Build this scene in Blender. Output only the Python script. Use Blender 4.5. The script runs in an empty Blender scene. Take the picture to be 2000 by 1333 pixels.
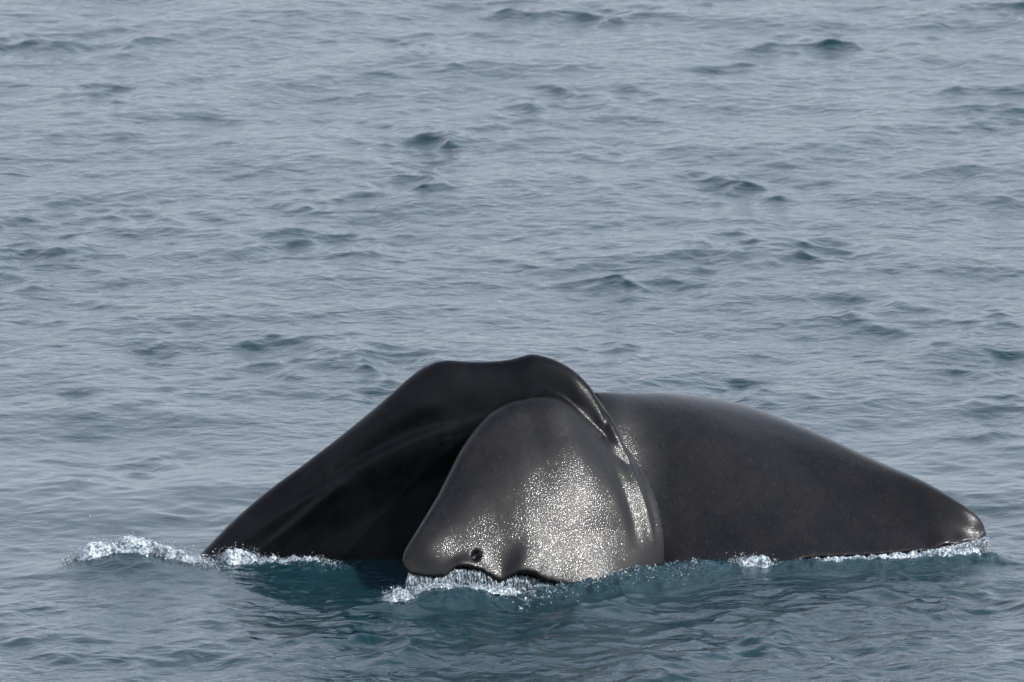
import bpy, math, random
import numpy as np
from mathutils import Vector

random.seed(7)
rng = np.random.default_rng(11)
sc = bpy.context.scene

# ------------------------------------------------------------------ camera
CAM_Y, CAM_H, TILT, LENS = -35.0, 13.577, math.radians(11.51), 360.0
cd = bpy.data.cameras.new('camera')
cd.lens = LENS; cd.sensor_width = 36.0; cd.clip_start = 0.5; cd.clip_end = 6000
cam = bpy.data.objects.new('camera', cd); sc.collection.objects.link(cam)
cam.location = (0, CAM_Y, CAM_H); cam.rotation_euler = (math.radians(90) - TILT, 0, 0)
cd.dof.use_dof = True; cd.dof.focus_distance = 61.5; cd.dof.aperture_fstop = 6.3
sc.camera = cam

# ------------------------------------------------------------------ sky, sun, exposure
SUN_EL, SUN_AZ = math.radians(42.5), math.radians(117)     # azimuth clockwise from +Y (the view direction)
w = bpy.data.worlds.new('World'); sc.world = w; w.use_nodes = True
nt = w.node_tree; nt.nodes.clear()
out = nt.nodes.new('ShaderNodeOutputWorld'); bg = nt.nodes.new('ShaderNodeBackground')
sky = nt.nodes.new('ShaderNodeTexSky'); sky.sky_type = 'NISHITA'; sky.sun_disc = False
sky.sun_elevation = SUN_EL; sky.sun_rotation = SUN_AZ
sky.air_density = 1.0; sky.dust_density = 1.0; sky.ozone_density = 1.0
bg.inputs['Strength'].default_value = 0.15
# a thin, even cloud deck veils the blue
tc = nt.nodes.new('ShaderNodeTexCoord')
mp = nt.nodes.new('ShaderNodeMapping'); mp.inputs['Scale'].default_value = (1, 1, 3.0)
nz = nt.nodes.new('ShaderNodeTexNoise'); nz.inputs['Scale'].default_value = 2.2; nz.inputs['Detail'].default_value = 6
cr = nt.nodes.new('ShaderNodeMapRange'); cr.inputs['From Min'].default_value = 0.3; cr.inputs['From Max'].default_value = 0.7
cr.inputs['To Min'].default_value = 0.65; cr.inputs['To Max'].default_value = 1.0
mx = nt.nodes.new('ShaderNodeMix'); mx.data_type = 'RGBA'
CLOUD = (5.75, 6.3, 7.35)
L = nt.links.new
L(tc.outputs['Generated'], mp.inputs['Vector']); L(mp.outputs[0], nz.inputs['Vector'])
sp = nt.nodes.new('ShaderNodeSeparateXYZ'); L(tc.outputs['Generated'], sp.inputs[0])
el = nt.nodes.new('ShaderNodeMapRange'); el.inputs['From Min'].default_value = 0.52; el.inputs['From Max'].default_value = 0.95; el.inputs['To Min'].default_value = 1.0; el.inputs['To Max'].default_value = 0.15
L(sp.outputs['Z'], el.inputs['Value'])
ml = nt.nodes.new('ShaderNodeMath'); ml.operation = 'MULTIPLY'
L(nz.outputs['Fac'], cr.inputs['Value']); L(cr.outputs[0], ml.inputs[0]); L(el.outputs[0], ml.inputs[1]); L(ml.outputs[0], mx.inputs[0])
cl = nt.nodes.new('ShaderNodeMapRange'); cl.inputs['From Max'].default_value = 1.0; cl.inputs['To Min'].default_value = 1.04; cl.inputs['To Max'].default_value = 1.5
L(sp.outputs['Z'], cl.inputs['Value'])
vm = nt.nodes.new('ShaderNodeVectorMath'); vm.operation = 'SCALE'; vm.inputs[0].default_value = CLOUD
L(cl.outputs[0], vm.inputs['Scale']); L(vm.outputs[0], mx.inputs[7])
L(sky.outputs[0], mx.inputs[6]); L(mx.outputs[2], bg.inputs['Color']); L(bg.outputs[0], out.inputs[0])

sd = bpy.data.lights.new('sun', 'SUN'); sd.energy = 5.0; sd.angle = math.radians(0.6); sd.color = (1, 0.975, 0.94)
sun = bpy.data.objects.new('sun', sd); sc.collection.objects.link(sun)
to_sun = Vector((math.sin(SUN_AZ) * math.cos(SUN_EL), math.cos(SUN_AZ) * math.cos(SUN_EL), math.sin(SUN_EL)))
sun.rotation_euler = to_sun.to_track_quat('Z', 'Y').to_euler(); sun.location = (8, 10, 20)
vs = sc.view_settings
vs.view_transform = 'Standard'; vs.look = 'None'; vs.exposure = 0.1; vs.gamma = 1.0; vs.use_curve_mapping = False
sc.cycles.use_denoising = True
sc.cycles.max_bounces = 6

# ------------------------------------------------------------------ helpers
F_PX = LENS / 36.0 * 2000.0
cs, sn = math.cos(TILT), math.sin(TILT)
def at(p):
    """(column, row, distance Y) measured on the picture and judged in depth -> a world point"""
    p = np.atleast_2d(np.asarray(p, float))
    r = (p[:, 0] - 1000) / F_PX; u = (666.5 - p[:, 1]) / F_PX
    k = (p[:, 2] - CAM_Y) / (cs + u * sn)
    return np.stack([r * k, p[:, 2], CAM_H + k * (-sn + u * cs)], 1)
def on_sea(px, py):
    u = (666.5 - py) / F_PX
    k = CAM_H / (sn - u * cs)
    return np.array([(px - 1000) / F_PX * k, CAM_Y + k * (cs + u * sn), 0.0])

def spline(pts, n, ts=None):
    """Catmull-Rom through rows of pts, resampled at n even parameters"""
    P = np.asarray(pts, float); m = len(P)
    P = np.vstack([2 * P[0] - P[1], P, 2 * P[-1] - P[-2]])
    t = np.linspace(0, m - 1, n) if ts is None else np.asarray(ts) * (m - 1)
    i = np.clip(t.astype(int), 0, m - 2); f = (t - i)[:, None]
    a, b, c, d = P[i], P[i + 1], P[i + 2], P[i + 3]
    return 0.5 * (2 * b + (c - a) * f + (2 * a - 5 * b + 4 * c - d) * f**2 + (3 * b - a - 3 * c + d) * f**3)

def smooth01(x, a, b):
    t = np.clip((x - a) / (b - a), 0, 1); return t * t * (3 - 2 * t)

def mesh_obj(name, V, F, mat, smooth=True, parent=None):
    me = bpy.data.meshes.new(name)
    V = np.asarray(V, np.float32); F = np.asarray(F, np.int32); k = F.shape[1]
    me.vertices.add(len(V)); me.vertices.foreach_set('co', V.ravel())
    me.loops.add(F.size); me.loops.foreach_set('vertex_index', F.ravel())
    me.polygons.add(len(F)); me.polygons.foreach_set('loop_start', np.arange(0, F.size, k, dtype=np.int32))
    me.polygons.foreach_set('use_smooth', np.full(len(F), smooth))
    me.update(calc_edges=True)
    o = bpy.data.objects.new(name, me); sc.collection.objects.link(o)
    if mat: me.materials.append(mat)
    o.parent = parent
    return o
def grid_faces(nu, nv, wrap=False, flip=False):
    i = np.arange(nu - 1)[:, None]; j = np.arange(nv if wrap else nv - 1)[None, :]; j2 = (j + 1) % nv
    f = np.stack([i * nv + j, i * nv + j2, (i + 1) * nv + j2, (i + 1) * nv + j], -1).reshape(-1, 4)
    return f[:, ::-1] if flip else f
def tag(o, label, cat=None, kind=None, group=None):
    if label: o['label'] = label
    if cat: o['category'] = cat
    if kind: o['kind'] = kind
    if group: o['group'] = group
    return o

_perm = rng.permutation(512)
def vnoise(p, seed=0):
    """value noise, p (n,3) -> -1..1"""
    p = np.asarray(p, float) + seed * 17.31
    i = np.floor(p).astype(int); f = p - i; f = f * f * (3 - 2 * f)
    def h(a, b, c):
        return _perm[(_perm[(_perm[a & 511] + b) & 511] + c) & 511] / 255.5 - 1
    x, y, z = i.T; u, v, q = f.T
    def lx(b, c): return h(x, b, c) * (1 - u) + h(x + 1, b, c) * u
    def ly(c): return lx(y, c) * (1 - v) + lx(y + 1, c) * v
    return ly(z) * (1 - q) + ly(z + 1) * q
def fbm(p, seed=0, oct=4):
    s = 0; a = 1
    for o in range(oct):
        s = s + a * vnoise(np.asarray(p) * 2.0**o, seed + o); a *= 0.5
    return s / 1.6

# ------------------------------------------------------------------ materials
def newmat(name):
    m = bpy.data.materials.new(name); m.use_nodes = True
    n = m.node_tree; b = n.nodes['Principled BSDF']
    return m, n, b
def node(n, t, **kw):
    x = n.nodes.new(t)
    for k, v in kw.items():
        if k in x.inputs: x.inputs[k].default_value = v
        else: setattr(x, k, v)
    return x

def sea_material():
    m, n, b = newmat('sea_water'); l = n.links.new
    b.inputs['IOR'].default_value = 1.333
    g = node(n, 'ShaderNodeNewGeometry')
    at_ = node(n, 'ShaderNodeAttribute', attribute_name='aerated')
    slick = node(n, 'ShaderNodeAttribute', attribute_name='slick')
    mix = node(n, 'ShaderNodeMix', data_type='RGBA')
    mix.inputs[6].default_value = (0.0055, 0.025, 0.034, 1)
    mix.inputs[7].default_value = (0.02, 0.05, 0.064, 1)
    l(at_.outputs['Fac'], mix.inputs[0]); l(mix.outputs[2], b.inputs['Base Color'])
    b.inputs['Roughness'].default_value = 0.04
    b.inputs['Subsurface Weight'].default_value = 1.0; b.inputs['Subsurface Radius'].default_value = (0.5, 1.0, 1.0); b.inputs['Subsurface Scale'].default_value = 0.12
    # fine ripples (capillaries) as relief
    mp = node(n, 'ShaderNodeMapping'); mp.inputs['Scale'].default_value = (0.9, 1.0, 1.0); mp.inputs['Rotation'].default_value = (0, 0, 0.2)
    l(g.outputs['Position'], mp.inputs['Vector'])
    n1 = node(n, 'ShaderNodeTexNoise', Scale=11.0, Detail=5.0, Roughness=0.55, Distortion=0.6)
    l(mp.outputs[0], n1.inputs['Vector'])
    mp2 = node(n, 'ShaderNodeMapping'); mp2.inputs['Scale'].default_value = (0.75, 1.0, 1.0); mp2.inputs['Rotation'].default_value = (0, 0, -0.35)
    l(g.outputs['Position'], mp2.inputs['Vector'])
    n2 = node(n, 'ShaderNodeTexNoise', Scale=5.0, Detail=4.0, Roughness=0.5, Distortion=1.0)
    l(mp2.outputs[0], n2.inputs['Vector'])
    st = node(n, 'ShaderNodeMapRange'); st.inputs['To Min'].default_value = 1.0; st.inputs['To Max'].default_value = 0.12
    l(slick.outputs['Fac'], st.inputs['Value'])
    add = node(n, 'ShaderNodeMath', operation='MULTIPLY_ADD'); add.inputs[1].default_value = 2.2
    l(n2.outputs['Fac'], add.inputs[0]); l(n1.outputs['Fac'], add.inputs[2])
    n4 = node(n, 'ShaderNodeTexNoise', Scale=38.0, Detail=5.0, Roughness=0.6, Distortion=1.5); l(g.outputs['Position'], n4.inputs['Vector'])
    fm = node(n, 'ShaderNodeMath', operation='MULTIPLY'); l(n4.outputs['Fac'], fm.inputs[0]); l(at_.outputs['Fac'], fm.inputs[1])
    b0 = node(n, 'ShaderNodeBump', Strength=1.0); b0.inputs['Distance'].default_value = 0.03; l(fm.outputs[0], b0.inputs['Height'])
    bp = node(n, 'ShaderNodeBump'); bp.inputs['Distance'].default_value = 0.009; l(b0.outputs[0], bp.inputs['Normal'])
    l(st.outputs[0], bp.inputs['Strength']); l(add.outputs[0], bp.inputs['Height']); l(bp.outputs[0], b.inputs['Normal'])
    return m

def skin_material():
    m, n, b = newmat('wet_whale_skin'); l = n.links.new
    g = node(n, 'ShaderNodeNewGeometry')
    n1 = node(n, 'ShaderNodeTexNoise', Scale=3.0, Detail=8.0, Roughness=0.62, Distortion=0.4)
    l(g.outputs['Position'], n1.inputs['Vector'])
    mp = node(n, 'ShaderNodeMapping'); mp.inputs['Scale'].default_value = (14, 14, 3.2); mp.inputs['Rotation'].default_value = (0.2, 0.55, 0)
    l(g.outputs['Position'], mp.inputs['Vector'])
    n2 = node(n, 'ShaderNodeTexNoise', Scale=1.6, Detail=6.0, Roughness=0.7, Distortion=0.8)
    l(mp.outputs[0], n2.inputs['Vector'])
    r = node(n, 'ShaderNodeValToRGB'); e = r.color_ramp.elements
    e[0].position = 0.36; e[0].color = (0.001, 0.0011, 0.0014, 1); e[1].position = 0.7; e[1].color = (0.0085, 0.0068, 0.0064, 1)
    ad = node(n, 'ShaderNodeMath', operation='MULTIPLY_ADD'); ad.inputs[1].default_value = 0.45
    sb = node(n, 'ShaderNodeMath', operation='SUBTRACT'); sb.inputs[1].default_value = 0.22
    l(n2.outputs['Fac'], ad.inputs[0]); l(n1.outputs['Fac'], sb.inputs[0]); l(sb.outputs[0], ad.inputs[2])
    l(ad.outputs[0], r.inputs['Fac'])
    # fine pale scratches and rake marks
    ms = node(n, 'ShaderNodeMapping'); ms.inputs['Scale'].default_value = (70, 50, 7); ms.inputs['Rotation'].default_value = (0.1, -0.5, 0.2)
    l(g.outputs['Position'], ms.inputs['Vector'])
    n5 = node(n, 'ShaderNodeTexNoise', Scale=1.0, Detail=3.0, Roughness=0.6, Distortion=1.2); l(ms.outputs[0], n5.inputs['Vector'])
    sr = node(n, 'ShaderNodeMapRange'); sr.inputs['From Min'].default_value = 0.56; sr.inputs['From Max'].default_value = 0.72; sr.inputs['To Max'].default_value = 0.4
    l(n5.outputs['Fac'], sr.inputs['Value'])
    sm_ = node(n, 'ShaderNodeMix', data_type='RGBA'); sm_.inputs[7].default_value = (0.03, 0.028, 0.029, 1)
    sk = node(n, 'ShaderNodeAttribute', attribute_name='bead_sheen'); sq = node(n, 'ShaderNodeMath', operation='MULTIPLY')
    l(sr.outputs[0], sq.inputs[0]); l(sk.outputs['Fac'], sq.inputs[1]); l(sq.outputs[0], sm_.inputs[0])
    # stock colour multiplied to a darker, colder tone than the flukes
    st_ = node(n, 'ShaderNodeMix', data_type='RGBA'); st_.inputs[6].default_value = (0.55, 0.75, 1.0, 1); st_.inputs[7].default_value = (1, 1, 1, 1)
    l(sk.outputs['Fac'], st_.inputs[0]); mu = node(n, 'ShaderNodeMix', data_type='RGBA', blend_type='MULTIPLY'); mu.inputs[0].default_value = 1.0
    l(r.outputs[0], mu.inputs[6]); l(st_.outputs[2], mu.inputs[7]); l(mu.outputs[2], sm_.inputs[6]); l(sm_.outputs[2], b.inputs['Base Color'])
    b.inputs['Roughness'].default_value = 0.43
    b.inputs['IOR'].default_value = 1.4; 
    bd = node(n, 'ShaderNodeAttribute', attribute_name='bead_sheen')
    sl = node(n, 'ShaderNodeMapRange'); sl.inputs['To Min'].default_value = 0.17; sl.inputs['To Max'].default_value = 0.29  # sheen put into the specular: stronger on flukes, weaker on the dark stock
    l(bd.outputs['Fac'], sl.inputs['Value']); l(sl.outputs[0], b.inputs['Specular IOR Level'])
    # wrinkles
    bp = node(n, 'ShaderNodeBump', Strength=0.3); bp.inputs['Distance'].default_value = 0.003
    l(n2.outputs['Fac'], bp.inputs['Height']); l(bp.outputs[0], b.inputs['Normal'])
    # beads of water on the skin; coat raised on flukes as painted-in sheen
    cw = node(n, 'ShaderNodeMapRange'); cw.inputs['To Min'].default_value = 0.12; cw.inputs['To Max'].default_value = 0.48
    l(bd.outputs['Fac'], cw.inputs['Value']); l(cw.outputs[0], b.inputs['Coat Weight']); b.inputs['Coat Roughness'].default_value = 0.13; b.inputs['Coat IOR'].default_value = 1.33
    v = node(n, 'ShaderNodeTexVoronoi', Scale=105.0, Randomness=1.0); v.feature = 'SMOOTH_F1'
    v.inputs['Smoothness'].default_value = 0.4
    n3 = node(n, 'ShaderNodeTexNoise', Scale=130.0, Detail=2.0)
    l(g.outputs['Position'], v.inputs['Vector']); l(g.outputs['Position'], n3.inputs['Vector'])
    ad2 = node(n, 'ShaderNodeMath', operation='MULTIPLY_ADD'); ad2.inputs[1].default_value = 0.6
    l(n3.outputs['Fac'], ad2.inputs[0]); l(v.outputs['Distance'], ad2.inputs[2])
    b2 = node(n, 'ShaderNodeBump', Strength=0.3, invert=True); b2.inputs['Distance'].default_value = 0.0048
    bs = node(n, 'ShaderNodeMapRange'); bs.inputs['To Min'].default_value = 0.22; bs.inputs['To Max'].default_value = 0.32; l(bd.outputs['Fac'], bs.inputs['Value']); l(bs.outputs[0], b2.inputs['Strength'])
    l(ad2.outputs[0], b2.inputs['Height']); l(b2.outputs[0], b.inputs['Coat Normal'])
    return m

def foam_material():
    m, n, b = newmat('white_water'); l = n.links.new
    g = node(n, 'ShaderNodeNewGeometry')
    n1 = node(n, 'ShaderNodeTexNoise', Scale=48.0, Detail=4.0)
    l(g.outputs['Position'], n1.inputs['Vector'])
    r = node(n, 'ShaderNodeValToRGB'); e = r.color_ramp.elements
    e[0].position = 0.38; e[0].color = (0.06, 0.11, 0.135, 1); e[1].position = 0.62; e[1].color = (0.55, 0.58, 0.61, 1)
    l(n1.outputs['Fac'], r.inputs['Fac']); l(r.outputs[0], b.inputs['Base Color'])
    b.inputs['Roughness'].default_value = 0.16; b.inputs['IOR'].default_value = 1.33
    b.inputs['Transmission Weight'].default_value = 0.1
    return m
SEA, SKIN, FOAM = sea_material(), skin_material(), foam_material()

# ------------------------------------------------------------------ the sea: one sheet, fine round the whale, reaching the horizon
def axis(fine, far, grow=1.35):
    lo, hi = list(fine[:1]), list(fine[-1:]); s0 = fine[1] - fine[0]; s1 = fine[-1] - fine[-2]
    while lo[-1] > -far: lo.append(lo[-1] - s0); s0 *= grow
    while hi[-1] < far: hi.append(hi[-1] + s1); s1 *= grow
    return np.array(lo[:0:-1] + list(fine) + hi[1:])
xs = axis(np.concatenate([np.arange(-6.4, -3.6, 0.03), np.arange(-3.6, 3.6, 0.014), np.arange(3.6, 6.4, 0.03)]), 3000)
yf = [19.0]
while yf[-1] < 50: yf.append(yf[-1] + 0.022 * ((yf[-1] - CAM_Y) / 60)**2)
ys = axis(np.array(yf), 3000)
GX, GY = np.meshgrid(xs, ys); X, Y = GX.ravel(), GY.ravel()
spy = np.gradient(ys)[:, None] + 0 * GX; spx = np.gradient(xs)[None, :] + 0 * GX
spy, spx = spy.ravel(), spx.ravel()

def blob(cx, cy, rx, ry, rot=0.0):
    c, s = math.cos(rot), math.sin(rot)
    a = ((X - cx) * c + (Y - cy) * s) / rx; b = (-(X - cx) * s + (Y - cy) * c) / ry
    return np.exp(-(a * a + b * b))
slick = np.clip(0.6 * blob(-1.4, 25.6, 2.2, 2.0) + 0.5 * blob(-2.6, 28, 1.8, 2.6) + 0.7 * blob(2.6, 27.5, 1.0, 2.2), 0, 1)
env = fbm(np.stack([X / 0.75, Y / 1.2, 0 * X], 1), 3, 3)
env = 0.76 + 2.7 * smooth01(env, -0.1, 0.8)**1.4 + 1.1 * blob(0.2, 23.1, 3.6, 1.0) + 0.25 * fbm(np.stack([X / 4, Y / 6, 0 * X], 1), 6, 2)

Z = np.zeros_like(X); DX = np.zeros_like(X); DY = np.zeros_like(X)
NW = 130
lam = np.exp(np.linspace(math.log(0.085), math.log(4.5), NW)) * rng.uniform(0.95, 1.05, NW)
near = (np.abs(X) < 40) & (Y > 5) & (Y < 140)
xn, yn, sxn, syn, sln, en = X[near], Y[near], spx[near], spy[near], slick[near], env[near]
z = np.zeros_like(xn); dx = z.copy(); dy = z.copy()
for i in range(NW):
    k = 2 * math.pi / lam[i]
    th = math.radians(-100) + rng.normal(0, 0.95)             # runs mostly towards the camera
    kx, ky = k * math.cos(th), k * math.sin(th)
    ph = kx * xn + ky * yn + rng.uniform(0, 6.283)
    shape = 0.0145 * (1.0 if lam[i] < 0.7 else (0.7 / lam[i])**0.65)
    if lam[i] < 0.25: shape *= 1.15
    res = np.maximum(np.abs(kx) * sxn, np.abs(ky) * syn)
    a = shape / k * np.clip(1.6 - res / 1.1, 0, 1)
    short = smooth01(np.full(1, lam[i]), 1.3, 0.25)[0]
    a = a * (1 - 0.55 * short * sln) * (en**0.6 if lam[i] < 0.22 else en if lam[i] < 1.2 else 1)
    c, s = np.cos(ph), np.sin(ph)
    z += a * c; dx -= a * s * math.cos(th) * 1.25; dy -= a * s * math.sin(th) * 1.25
Z[near], DX[near], DY[near] = z, dx, dy

# the wave thrown up beside the tail stock
def ridge(poly, width_front, width_back, height):
    """a raised crest along a ground polyline; steeper behind than towards the camera"""
    P = spline(poly, 60); r = np.zeros(len(xn))
    for j in range(60):
        dy_ = yn - P[j, 1]; wd = np.where(dy_ < 0, width_front, width_back)
        r = np.maximum(r, math.sin(math.pi * min(max(j / 59, .03), .97))**0.6 * np.exp(-((xn - P[j, 0]) / width_back)**2 - (dy_ / wd)**2))
    return height * r
zz = Z[near]
pl = [on_sea(140, 1110)[:2], on_sea(230, 1104)[:2], on_sea(320, 1109)[:2], on_sea(420, 1120)[:2]]
r1 = ridge(pl, 0.50, 0.18, 0.11)
zz += r1
rough = np.zeros_like(xn)
rough += np.clip(r1 / 0.11, 0, 1)**2**2 * 0.35
def churn(px0, py0, px1, py1, wd, up):
    a, b = on_sea(px0, py0)[:2], on_sea(px1, py1)[:2]; ab = b - a
    t = np.clip(((xn - a[0]) * ab[0] + (yn - a[1]) * ab[1]) / (ab @ ab), 0, 1)
    d = np.hypot(xn - a[0] - t * ab[0], yn - a[1] - t * ab[1])
    return np.exp(-(d / wd)**2), up
aer = np.zeros_like(xn)
for c_ in [(1070, 1150, 1370, 1120, 0.14, 0.035, .8), (1560, 1108, 1930, 1094, 0.10, 0.012, .7), (800, 1176, 1060, 1158, 0.14, 0.01, .3), (430, 1098, 640, 1108, 0.12, 0.01, 0)]:
    m_, up = churn(*c_[:6]); wide = churn(*c_[:4], c_[4] * 1.7, 0)[0]; aer = np.maximum(aer, wide * c_[6]); zz += up * m_; rough = np.maximum(rough, wide)
pn = np.stack([xn * 11, yn * 8, 0 * xn], 1)
sel = rough > 0.02
rz = np.zeros_like(xn)
nv_ = fbm(pn[sel], 5, 4); rz[sel] = (1 - np.abs(nv_) * 2.0) * 0.035 * rough[sel]
zz += rz
Z[near] = zz
A = np.zeros_like(X); A[near] = np.clip(aer * 0.8, 0, 1)
V = np.stack([X + DX, Y + DY, Z], 1)
sea = mesh_obj('sea', V, grid_faces(len(ys), len(xs)), SEA)
for nm, dat in (('aerated', A), ('slick', slick)):
    a_ = sea.data.attributes.new(nm, 'FLOAT', 'POINT'); a_.data.foreach_set('value', dat.astype(np.float32))
tag(sea, 'choppy teal grey sea surface', kind='structure')
SEAG = (xs, ys, Z.reshape(len(ys), len(xs)))
def sea_z(x, y):
    i = np.clip(np.searchsorted(ys, y), 0, len(ys) - 1); j = np.clip(np.searchsorted(xs, x), 0, len(xs) - 1)
    return SEAG[2][i, j]

# ------------------------------------------------------------------ the whale's tail: closed lofts grown together into one skin
def fluke(lead, trail, n_u, bulge, thick, edge=0.022, face=(0, -1, 0.5), skew=0.85, bow=0.0, flare=0.0, edge_r=0.22):
    """lead and trail: matching control points root -> tip (world). Returns verts, faces of a closed lens."""
    Lp, Tr = spline(lead, n_u), spline(trail, n_u)
    Tp = Tr.copy()                                   # the scallops stay at the very edge
    for _ in range(650): Tp[1:-1] = (Tp[:-2] + 2 * Tp[1:-1] + Tp[2:]) / 4
    nv = 46; v = np.linspace(0, 1, nv)
    S = Lp[:, None, :] * (1 - v)[None, :, None] + Tp[:, None, :] * v[None, :, None]
    ch = np.linalg.norm(Tp - Lp, axis=1)
    du = np.gradient(S, axis=0); dv = np.gradient(S, axis=1)
    N = np.cross(du, dv); N /= np.linalg.norm(N, axis=2, keepdims=True) + 1e-9
    fl = np.sign((N * np.array(face)).sum(2, keepdims=True)); N = N * np.where(fl == 0, 1, fl)
    u = np.linspace(0, 1, n_u)
    bq = np.interp(u, *bulge); bq = np.convolve(np.pad(bq, 20, mode='edge'), np.hanning(41) / np.hanning(41).sum(), 'valid')
    bl = bq[:, None] * ch[:, None] * (np.sin(np.pi * v**skew) ** 0.9)[None, :]
    S = S + N * bl[..., None] + (Tr - Tp)[:, None, :] * smooth01(v, 0.76, 1.0)[None, :, None]
    S[..., 0] += bow * (np.sin(np.pi * v**1.3))[None, :] * ((1 - u)**4)[:, None]
    S += N * (flare * smooth01(v, 0.6, 1.05)**1.5)[None, :, None]
    foil = (np.clip(v / edge_r, 0, 1) * (2 - np.clip(v / edge_r, 0, 1)))**0.5 * (1 - 0.75 * smooth01(v, 0.3, 1.0))
    th = np.maximum(np.interp(u, *thick)[:, None] * foil[None, :], np.where(v > 0.3, edge, 0.004)[None, :])
    th[0, :] *= 0.9
    top = S + N * th[..., None] * 0.45; bot = S - N * th[..., None] * 0.55
    V = np.vstack([top.reshape(-1, 3), bot.reshape(-1, 3)]); o = n_u * nv
    F = [grid_faces(n_u, nv), grid_faces(n_u, nv, flip=True) + o]
    idx = lambda i, j: i * nv + j
    q = []
    for j in range(nv - 1):
        q.append([idx(0, j + 1), idx(0, j), idx(0, j) + o, idx(0, j + 1) + o])
        e_ = n_u - 1; q.append([idx(e_, j), idx(e_, j + 1), idx(e_, j + 1) + o, idx(e_, j) + o])
    for i in range(n_u - 1):
        q.append([idx(i, 0), idx(i + 1, 0), idx(i + 1, 0) + o, idx(i, 0) + o])
        q.append([idx(i + 1, nv - 1), idx(i, nv - 1), idx(i, nv - 1) + o, idx(i + 1, nv - 1) + o])
    F.append(np.array(q))
    return V, np.vstack(F)

parts = []
# near fluke, hanging towards the camera
ledge = at([(1150, 800, 25.38), (1085, 772, 25.20), (1020, 778, 25.14), (960, 803, 25.03), (905, 868, 24.84), (855, 965, 24.57), (808, 1045, 24.33), (789, 1080, 24.27), (785, 1096, 24.23)])
tedge = at([(1296, 1108, 24.80), (1240, 1130, 24.60), (1160, 1150, 24.40), (1070, 1136, 24.33), (1040, 1121, 24.31), (1012, 1119, 24.29),
            (990, 1129, 24.28), (981, 1136, 24.27), (969, 1133, 24.26), (958, 1126, 24.25), (935, 1113, 24.23), (905, 1106, 24.21), (886, 1111, 24.20),
            (872, 1124, 24.18), (840, 1127, 24.17), (815, 1124, 24.17), (800, 1119, 24.17), (790, 1108, 24.19)])
parts.append(fluke(ledge, tedge, 160, ([0, .25, .7, 1], [.045, .045, .04, .04]), ([0, .3, .7, 1], [.12, .14, .10, .05]), 0.024, skew=1.3, bow=0.09, edge_r=0.13))
# far fluke, spreading to the right
ledge = at([(1150, 765, 25.70), (1230, 770, 26.0), (1330, 777, 26.2), (1450, 800, 26.24), (1580, 846, 26.06), (1700, 897, 25.80), (1800, 938, 25.56), (1878, 984, 25.38), (1915, 1019, 25.34)])
tedge = at([(1285, 1118, 25.02), (1325, 1108, 25.02), (1420, 1118, 24.98), (1530, 1108, 24.98), (1580, 1094, 25.02), (1640, 1091, 25.04), (1700, 1088, 25.06), (1745, 1084, 25.08), (1790, 1080, 25.1),
            (1815, 1081, 25.11), (1826, 1075, 25.12), (1845, 1066, 25.14), (1868, 1066, 25.16), (1884, 1060, 25.18), (1905, 1060, 25.22), (1919, 1055, 25.26), (1927, 1043, 25.30)])
parts.append(fluke(ledge, tedge, 160, ([0, .18, .6, 1], [-.09, .035, .04, .05]), ([0, .3, .7, .9, 1], [.26, .24, .14, .07, .05]), 0.024))

# tail stock: arched sections along x
ctl = np.array([  # column, top row, depth of the crest
    (250, 1195, 25.10), (330, 1135, 25.12), (390, 1083, 25.16), (450, 1022, 25.20), (520, 961, 25.24), (600, 902, 25.28), (680, 840, 25.30),
    (750, 781, 25.31), (800, 737, 25.32), (835, 713, 25.32), (870, 704, 25.32), (925, 707, 25.32), (985, 704, 25.32),
    (1020, 696, 25.32), (1042, 692, 25.32), (1085, 703, 25.31), (1125, 727, 25.28), (1160, 765, 25.24), (1178, 796, 25.21)], float)
C = spline(ctl, 150)
rows = []
dd = np.concatenate([[0, .004, .012, .025, .045, .07, .1, .14, .19, .25, .32], np.linspace(.4, 1, 14)])
for px, py, yy in C:
    top = at((px, py, yy))[0]; zb = -0.6
    fade = 1 - 0.25 * smooth01(px, 1120, 1180)
    d = np.where(dd < .35, dd, .35 + (dd - .35) / .65 * max(top[2] - zb - .35, .05))
    fr = yy - fade * (0.025 * np.sqrt(np.clip(d / .02, 0, 1)) + 0.10 * (1 - np.exp(-d / .09)) + 0.05 * d)
    bk = yy + fade * (0.025 * np.sqrt(np.clip(d / .02, 0, 1)) + 0.45 * (1 - np.exp(-d / .30)) + 0.05 * d)
    z_ = top[2] - d
    yv = np.concatenate([fr, bk[:0:-1]]); zv = np.concatenate([z_, z_[:0:-1]])
    rows.append(np.stack([np.full(len(yv), top[0]), yv, zv], 1))
na = len(rows[0])
R = np.array(rows); nr = len(R)
V = np.vstack([R.reshape(-1, 3), R[0].mean(0)[None], R[-1].mean(0)[None]])
F = list(map(tuple, grid_faces(nr, na, wrap=True)))
o0, o1 = nr * na, nr * na + 1
F3 = [(o0, (j + 1) % na, j, j) for j in range(na)] + [(o1, (nr - 1) * na + j, (nr - 1) * na + (j + 1) % na, (nr - 1) * na + (j + 1) % na) for j in range(na)]
parts.append((V, np.array(F + F3)))

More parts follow.
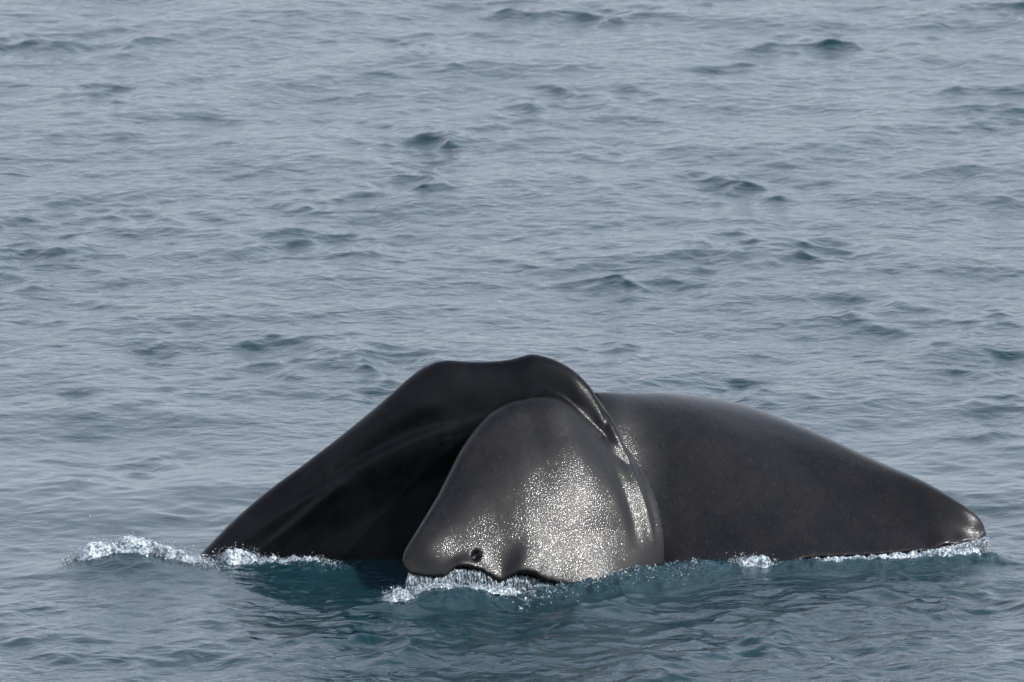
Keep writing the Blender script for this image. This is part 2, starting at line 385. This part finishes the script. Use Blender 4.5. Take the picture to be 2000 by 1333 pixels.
def tube(pts, rad, n=60, m=20, squash=1.0):
    P = spline(pts, n); r = np.interp(np.linspace(0, 1, n), np.linspace(0, 1, len(rad)), rad)
    T = np.gradient(P, axis=0); T /= np.linalg.norm(T, axis=1, keepdims=True)
    up = np.array([0, 1.0, 0.3]); A = np.cross(T, up); A /= np.linalg.norm(A, axis=1, keepdims=True); B = np.cross(A, T)
    a = np.linspace(0, 2 * np.pi, m, endpoint=False)
    V = P[:, None] + r[:, None, None] * (np.cos(a)[None, :, None] * A[:, None] * squash + np.sin(a)[None, :, None] * B[:, None])
    Vv = np.vstack([V.reshape(-1, 3), P[0][None], P[-1][None]]); o0, o1 = n * m, n * m + 1
    F = list(map(tuple, grid_faces(n, m, wrap=True)))
    F += [(o0, (j + 1) % m, j, j) for j in range(m)] + [(o1, (n - 1) * m + j, (n - 1) * m + (j + 1) % m, (n - 1) * m + (j + 1) % m) for j in range(m)]
    return Vv, np.array(F)
# keel running down between the two flukes to the notch
parts.append(tube(at([(1080, 745, 25.36), (1122, 757, 25.36), (1156, 789, 25.30), (1187, 835, 25.19), (1212, 886, 25.10), (1228, 935, 25.04), (1252, 1005, 24.95), (1270, 1060, 24.92)]),
                  [.05, .06, .055, .05, .042, .036, .03, .02]))

allV, allF, off = [], [], 0
for V, F in parts:
    allV.append(V); allF.append(F + off); off += len(V)
F = np.vstack(allF); V = np.vstack(allV)
me = bpy.data.meshes.new('raw')
me.from_pydata(V.tolist(), [], [tuple(dict.fromkeys(f)) for f in F.tolist()]); me.update()
import bmesh
bm = bmesh.new(); bm.from_mesh(me); bmesh.ops.recalc_face_normals(bm, faces=bm.faces); bm.to_mesh(me); bm.free()
raw = bpy.data.objects.new('raw', me); sc.collection.objects.link(raw)
rm = raw.modifiers.new('r', 'REMESH'); rm.mode = 'VOXEL'; rm.voxel_size = 0.0115; rm.use_smooth_shade = True
sm = raw.modifiers.new('s', 'SMOOTH'); sm.factor = 0.5; sm.iterations = 5
dg = bpy.context.evaluated_depsgraph_get()
skin = bpy.data.meshes.new_from_object(raw.evaluated_get(dg))
bpy.data.objects.remove(raw)
whale = bpy.data.objects.new('sperm_whale', skin); sc.collection.objects.link(whale)
skin.materials.clear(); skin.materials.append(SKIN)

nvv = len(skin.vertices)
Ed = np.empty(len(skin.edges) * 2, np.int32); skin.edges.foreach_get('vertices', Ed); Ed = Ed.reshape(-1, 2)
P = np.empty(nvv * 3, np.float32); skin.vertices.foreach_get('co', P); P = P.reshape(-1, 3).astype(float)
deg = np.bincount(Ed.ravel(), minlength=nvv).astype(float)
jc = at([(1060, 765, 25.3), (1150, 800, 25.25), (1205, 880, 25.1), (1180, 770, 25.5)])
wj = np.zeros(nvv)
for c_, r_ in zip(jc, (.16, .10, .06, .08)): wj = np.maximum(wj, np.exp(-(np.linalg.norm(P - c_, axis=1) / r_)**4))
for _ in range(60):
    acc = np.stack([np.bincount(Ed[:, 0], P[Ed[:, 1], q], nvv) + np.bincount(Ed[:, 1], P[Ed[:, 0], q], nvv) for q in range(3)], 1) / deg[:, None]
    P += (acc - P) * (0.6 * wj)[:, None]
skin.vertices.foreach_set('co', P.astype(np.float32).ravel()); skin.update()
P = np.empty(nvv * 3, np.float32); skin.vertices.foreach_get('co', P); P = P.reshape(-1, 3).astype(float)
Nn = np.empty(nvv * 3, np.float32); skin.vertices.foreach_get('normal', Nn); Nn = Nn.reshape(-1, 3).astype(float)
def poly_d(pts, plane=(0, 2), n=80):
    Q = spline(pts, n)[:, plane]; X_ = P[:, plane]; best = np.full(len(P), 9.0); t = np.zeros(len(P))
    for j, q in enumerate(Q):
        d = np.hypot(X_[:, 0] - q[0], X_[:, 1] - q[1]); m_ = d < best; best[m_] = d[m_]; t[m_] = j / (n - 1)
    return best, t
disp = np.zeros(nvv)
stock = (Nn[:, 1] < 0.2) & (P[:, 0] < at((1010, 900, 25.0))[0, 0]) & ((P[:, 1] > 24.98) | (P[:, 0] < at((760, 900, 25.0))[0, 0]))
def ledge_fold(pts, wd, h, reach=0.22):
    """skin slumps into a soft ledge along a line: it stands proud below it and eases back further down"""
    Q = spline(at(pts), 90)[:, [0, 2]]; best = np.full(nvv, 9.0); t = np.zeros(nvv); sg = np.zeros(nvv)
    for j, q in enumerate(Q):
        d = np.hypot(P[:, 0] - q[0], P[:, 2] - q[1]); m_ = d < best; best[m_] = d[m_]; t[m_] = j / 89
        nrm = Q[min(j + 1, 89)] - Q[max(j - 1, 0)]; nrm = np.array([nrm[1], -nrm[0]]) / np.linalg.norm(nrm)
        sg[m_] = ((P[:, 0] - q[0]) * nrm[0] + (P[:, 2] - q[1]) * nrm[1])[m_]
    f = smooth01(sg, -wd, wd) * (1 - smooth01(sg, wd, reach)) * np.sin(np.pi * np.clip(t, .01, .99))**0.6 * (best < reach * 1.3)
    disp[:] += np.where(stock, h * f, 0)
ledge_fold([(440, 1078, 25.1), (520, 1015, 25.1), (640, 945, 25.1), (730, 893, 25.1), (830, 845, 25.15), (900, 822, 25.2)], 0.028, 0.044, 0.32)
ledge_fold([(500, 1075, 25.1), (570, 1020, 25.1), (630, 970, 25.1), (690, 925, 25.1)], 0.014, 0.018, 0.10)
ledge_fold([(450, 1050, 25.1), (540, 985, 25.1), (610, 930, 25.1), (680, 880, 25.1)], 0.03, 0.016, 0.14)
ledge_fold([(640, 890, 25.15), (720, 830, 25.15), (800, 785, 25.2), (880, 765, 25.2)], 0.04, 0.018, 0.16)
front = (Nn[:, 1] < 0.1) & (P[:, 1] < 25.35)
def rib(pts, wd, h):
    d, t = poly_d(at(pts)); disp[:] += np.where(front, h * np.exp(-(d / wd)**2) * np.sin(np.pi * np.clip(t, .02, .98))**0.5, 0)
rib([(1190, 840, 25.1), (1222, 890, 25.0), (1245, 945, 24.95), (1264, 1000, 24.9), (1276, 1050, 24.9)], 0.016, 0.009)
rib([(1180, 880, 25.0), (1208, 930, 24.9), (1232, 990, 24.9), (1245, 1050, 24.85)], 0.035, -0.012)
disp += np.where(stock, 0.006 * fbm(P * np.array([3.0, 2, 3.0]), 8, 3), 0)
disp += 0.0022 * fbm(P * 5.0, 21, 3)
# the round pit in the near fluke
hp = at((930, 1090, 24.2))[0]
d = np.hypot(P[:, 0] - hp[0], P[:, 2] - hp[2]); disp -= np.where((P[:, 1] < 24.6) & (Nn[:, 1] < 0), 0.035 * np.exp(-(d / 0.024)**4), 0)
P2 = P + Nn * disp[:, None]
skin.vertices.foreach_set('co', P2.astype(np.float32).ravel()); skin.update()
bead_sheen_mask = np.maximum(smooth01(P[:, 0], at((1180, 800, 25.3))[0, 0], at((1230, 800, 25.3))[0, 0]), smooth01(25.02 - P[:, 1], -0.03, 0.06))  # mask of the flukes, for water beads and painted-in sheen
bead_sheen_mask = np.maximum(bead_sheen_mask, smooth01(P[:, 0], at((960, 850, 25.1))[0, 0], at((1040, 850, 25.1))[0, 0]) * smooth01(-(P[:, 1] - 25.14), -0.03, 0.05))
a_ = skin.attributes.new('bead_sheen', 'FLOAT', 'POINT'); a_.data.foreach_set('value', bead_sheen_mask.astype(np.float32))
tag(whale, 'wet dark grey whale tail arching out of the sea with drooping flukes', 'whale')

# ------------------------------------------------------------------ white water
def icosphere(sub):
    b_ = bmesh.new(); bmesh.ops.create_icosphere(b_, subdivisions=sub, radius=1.0)
    v = np.array([x.co[:] for x in b_.verts]); f = np.array([[q.index for q in x.verts] for x in b_.faces]); b_.free()
    return v, f
ICO1 = icosphere(1)
def droplets(centers, radii, base=ICO1, stretch=None):
    v, f = base; n = len(centers)
    sc_ = radii[:, None, None] * rng.uniform(0.7, 1.3, (n, 1, 3))
    if stretch is not None: sc_ = sc_ * np.array(stretch)[None, None, :]
    V = v[None] * sc_ * (1 + 0.18 * rng.normal(size=(n, len(v), 1))) + np.asarray(centers)[:, None, :]
    F = f[None] + (np.arange(n) * len(v))[:, None, None]
    return V.reshape(-1, 3), F.reshape(-1, 3)
def join(ps):
    vs_, fs_, o = [], [], 0
    for v, f in ps: vs_.append(v); fs_.append(f + o); o += len(v)
    return np.vstack(vs_), np.vstack(fs_)
def froth(name, label, ps):
    v, f = join(ps); o = mesh_obj(name, v, f, FOAM); tag(o, label, 'foam' if 'foam' in label else 'splash', 'stuff'); return o

def lognorm(n, med, s): return med * np.exp(rng.normal(0, s, n))
def lump(ground, nl, half, height, t_soft=0.12, scale=16.0, seed=0, lean=0.0, gaps=0.0):
    """a sheet of froth over the water along a ground line; its ragged rim dips under the surface"""
    Q = spline(ground, nl)[:, :2]; T = np.gradient(Q, axis=0); T /= np.linalg.norm(T, axis=1, keepdims=True)
    Nq = np.stack([-T[:, 1], T[:, 0]], 1); nwd = max(24, int(2 * half / 0.006)); v = np.linspace(-1, 1, nwd); t = np.linspace(0, 1, nl)
    x = Q[:, None, 0] + Nq[:, None, 0] * v[None] * half; y = Q[:, None, 1] + Nq[:, None, 1] * v[None] * half
    hgt = np.asarray(np.interp(t, *height))[:, None]
    m = (1 - np.abs(v)**2)[None] * smooth01(t, 0, t_soft)[:, None] * smooth01(1 - t, 0, t_soft)[:, None]
    p = np.stack([x.ravel() * scale, y.ravel() * scale, np.zeros(x.size)], 1)
    big = fbm(p * 0.6, seed, 3).reshape(x.shape); fine = (1 - 2 * np.abs(fbm(p * 2.2, seed + 9, 4))).reshape(x.shape)
    z = sea_z(x, y) + hgt * m * (0.75 + 0.7 * big) + 0.012 * fine * np.sqrt(np.clip(m, 0, 1)) - 0.018 * (1 - m)**2 - gaps * smooth01(big, 0.0, -0.5)
    y = y - lean * np.clip(z - sea_z(x, y), 0, 1)
    return np.stack([x, y, z], -1).reshape(-1, 3), tri(grid_faces(nl, nwd))
def tri(f): return np.vstack([f[:, [0, 1, 2]], f[:, [0, 2, 3]]])
def spray(ground, n, sx, sy, lift, rad, t0=0, t1=1, clump=False):
    q = spline(ground, 200)[(rng.uniform(t0, t1, n) * 199).astype(int)]
    x = q[:, 0] + rng.normal(0, sx, n); y = q[:, 1] + rng.normal(0, sy, n)
    if clump:
        k = np.abs(fbm(np.stack([x * 9, y * 6, 0 * x], 1), 41, 3)) < rng.uniform(0.0, 0.28, n); x, y = x[k], y[k]; n = len(x)
    return droplets(np.stack([x, y, sea_z(x, y) + np.abs(rng.normal(0, lift, n))], 1), lognorm(n, rad, .5))
def ground(pts): return np.array([on_sea(*p) for p in pts])
# crest of the wave beside the tail stock
plg = np.array([[*p, 0] for p in pl])
froth('breaking_wave', 'white foam breaking along a small wave beside the tail stock',
      [lump(plg, 300, 0.13, ([0, .3, .6, 1], [.05, .10, .06, .03]), .1, 12, 1, .3, .04), spray(plg, 7000, .05, .05, .030, .0016), spray(plg, 1500, .04, .04, .04, .0014, 0, .75), spray(plg, 40, .03, .03, .09, .0022, .1, .3)])
# froth at the foot of the tail stock
g1 = ground([(430, 1100), (465, 1098), (510, 1100)]); g2 = ground([(490, 1100), (560, 1101), (660, 1112)])
froth('foam_patch', 'pale foam bubbling at the foot of the dark tail stock',
      [lump(g1, 90, .09, ([0, .4, 1], [.05, .07, .03]), .2, 18, 2), lump(g2, 160, .05, ([0, 1], [.012, .002]), .2, 16, 3, 0, .04), spray(g1, 1600, .03, .03, .032, .0015), spray(g2, 1600, .04, .05, .012, .0015)])
# water curtain under the near fluke
tp = spline(at([(799, 1120, 24.2), (840, 1130, 24.19), (872, 1128, 24.2), (890, 1115, 24.22), (935, 1118, 24.25), (975, 1138, 24.29), (1010, 1126, 24.33), (1060, 1136, 24.39)]), 400)
cen, rad = [], []
dens = fbm(np.stack([np.linspace(0, 22, 400), np.zeros(400), np.zeros(400)], 1), 31, 2)
for i in range(800):
    t = rng.uniform(0, 1)**1.3
    if dens[int(t * 399)] < rng.uniform(-.75, .25): continue
    a = tp[int(t * 399)].copy(); a += rng.normal(0, .009, 3) * np.array([.6, 1.2, .2])
    zb = sea_z(a[0], a[1] - .05) - 0.01; n = max(6, int((a[2] - zb) / .006))
    if rng.uniform() < .35: zb = a[2] - (a[2] - zb) * rng.uniform(.2, .8)
    s_ = np.linspace(0, 1, n); dr = rng.normal(0, .01)
    line = np.stack([a[0] + dr * s_ + 0.0016 * np.cumsum(rng.normal(0, .7, n)), a[1] - 0.03 * s_ + .002 * rng.normal(0, 1, n), a[2] + (zb - a[2]) * s_], 1)
    r0 = rng.uniform(.0011, .0032)
    for q in range(n): cen.append(line[q]); rad.append(r0 * rng.uniform(.6, 1.5) * (1 + .4 * s_[q]))
gc = tp[::40] * np.array([1, 1, 0]) - np.array([0, .06, 0])
froth('water_curtain', 'curtain of white water streaming off the near fluke into the sea',
      [droplets(np.array(cen), np.array(rad), ICO1, (1, 1, 2.4)), lump(gc, 200, .06, ([0, .6, 1], [.016, .012, .006]), .06, 18, 4), spray(gc, 4000, .02, .04, .014, .0016)])
g3 = ground([(752, 1184), (775, 1180), (806, 1182)])
froth('small_splash', 'small white splash beside the water streaming off the near fluke', [lump(g3, 60, .07, ([0, .5, 1], [.01, .055, .05]), .2, 20, 5), spray(g3, 1200, .02, .03, .03, .0015)])
g4 = ground([(1436, 1108), (1475, 1107), (1508, 1110)])
froth('splash_lump', 'small white splash breaking against the far fluke near the notch', [lump(g4, 70, .07, ([0, .3, .7, 1], [.01, .035, .07, .02]), .15, 22, 6, 0, .03), spray(g4, 1500, .03, .03, .026, .0016)])
# froth along the far fluke's trailing edge
tp2 = spline(at([(1590, 1092, 25.0), (1700, 1086, 25.04), (1790, 1080, 25.08), (1870, 1064, 25.14), (1926, 1048, 25.28)]), 300)
n = 14000; t = rng.uniform(0, 1, n)**.55; a = tp2[(t * 299).astype(int)]
x = a[:, 0] + rng.normal(0, .012, n); y = a[:, 1] - .03 + rng.normal(0, .03, n); zs = sea_z(x, y)
f = rng.uniform(0, 1, n)**1.5; zq = zs + (np.maximum(a[:, 2] - zs, .01)) * f * np.where(t > .55, 1, .5)
gt = tp2[::30] * np.array([1, 1, 0]) - np.array([0, .05, 0])
froth('trailing_foam', 'white foam spilling along the serrated edge of the far fluke', [droplets(np.stack([x, y, zq], 1), lognorm(n, .0022, .4), ICO1, (1, 1, 1.8)),
      lump(gt, 300, .08, ([0, .5, .8, 1], [.002, .012, .022, .05]), .05, 16, 7, 0, .02)])
g5 = ground([(1010, 1160), (1090, 1148), (1200, 1130), (1375, 1118)])
froth('churned_foam', 'broken foam on teal water between the two flukes', [spray(g5, 9000, .05, .10, .006, .0017, clump=True)])
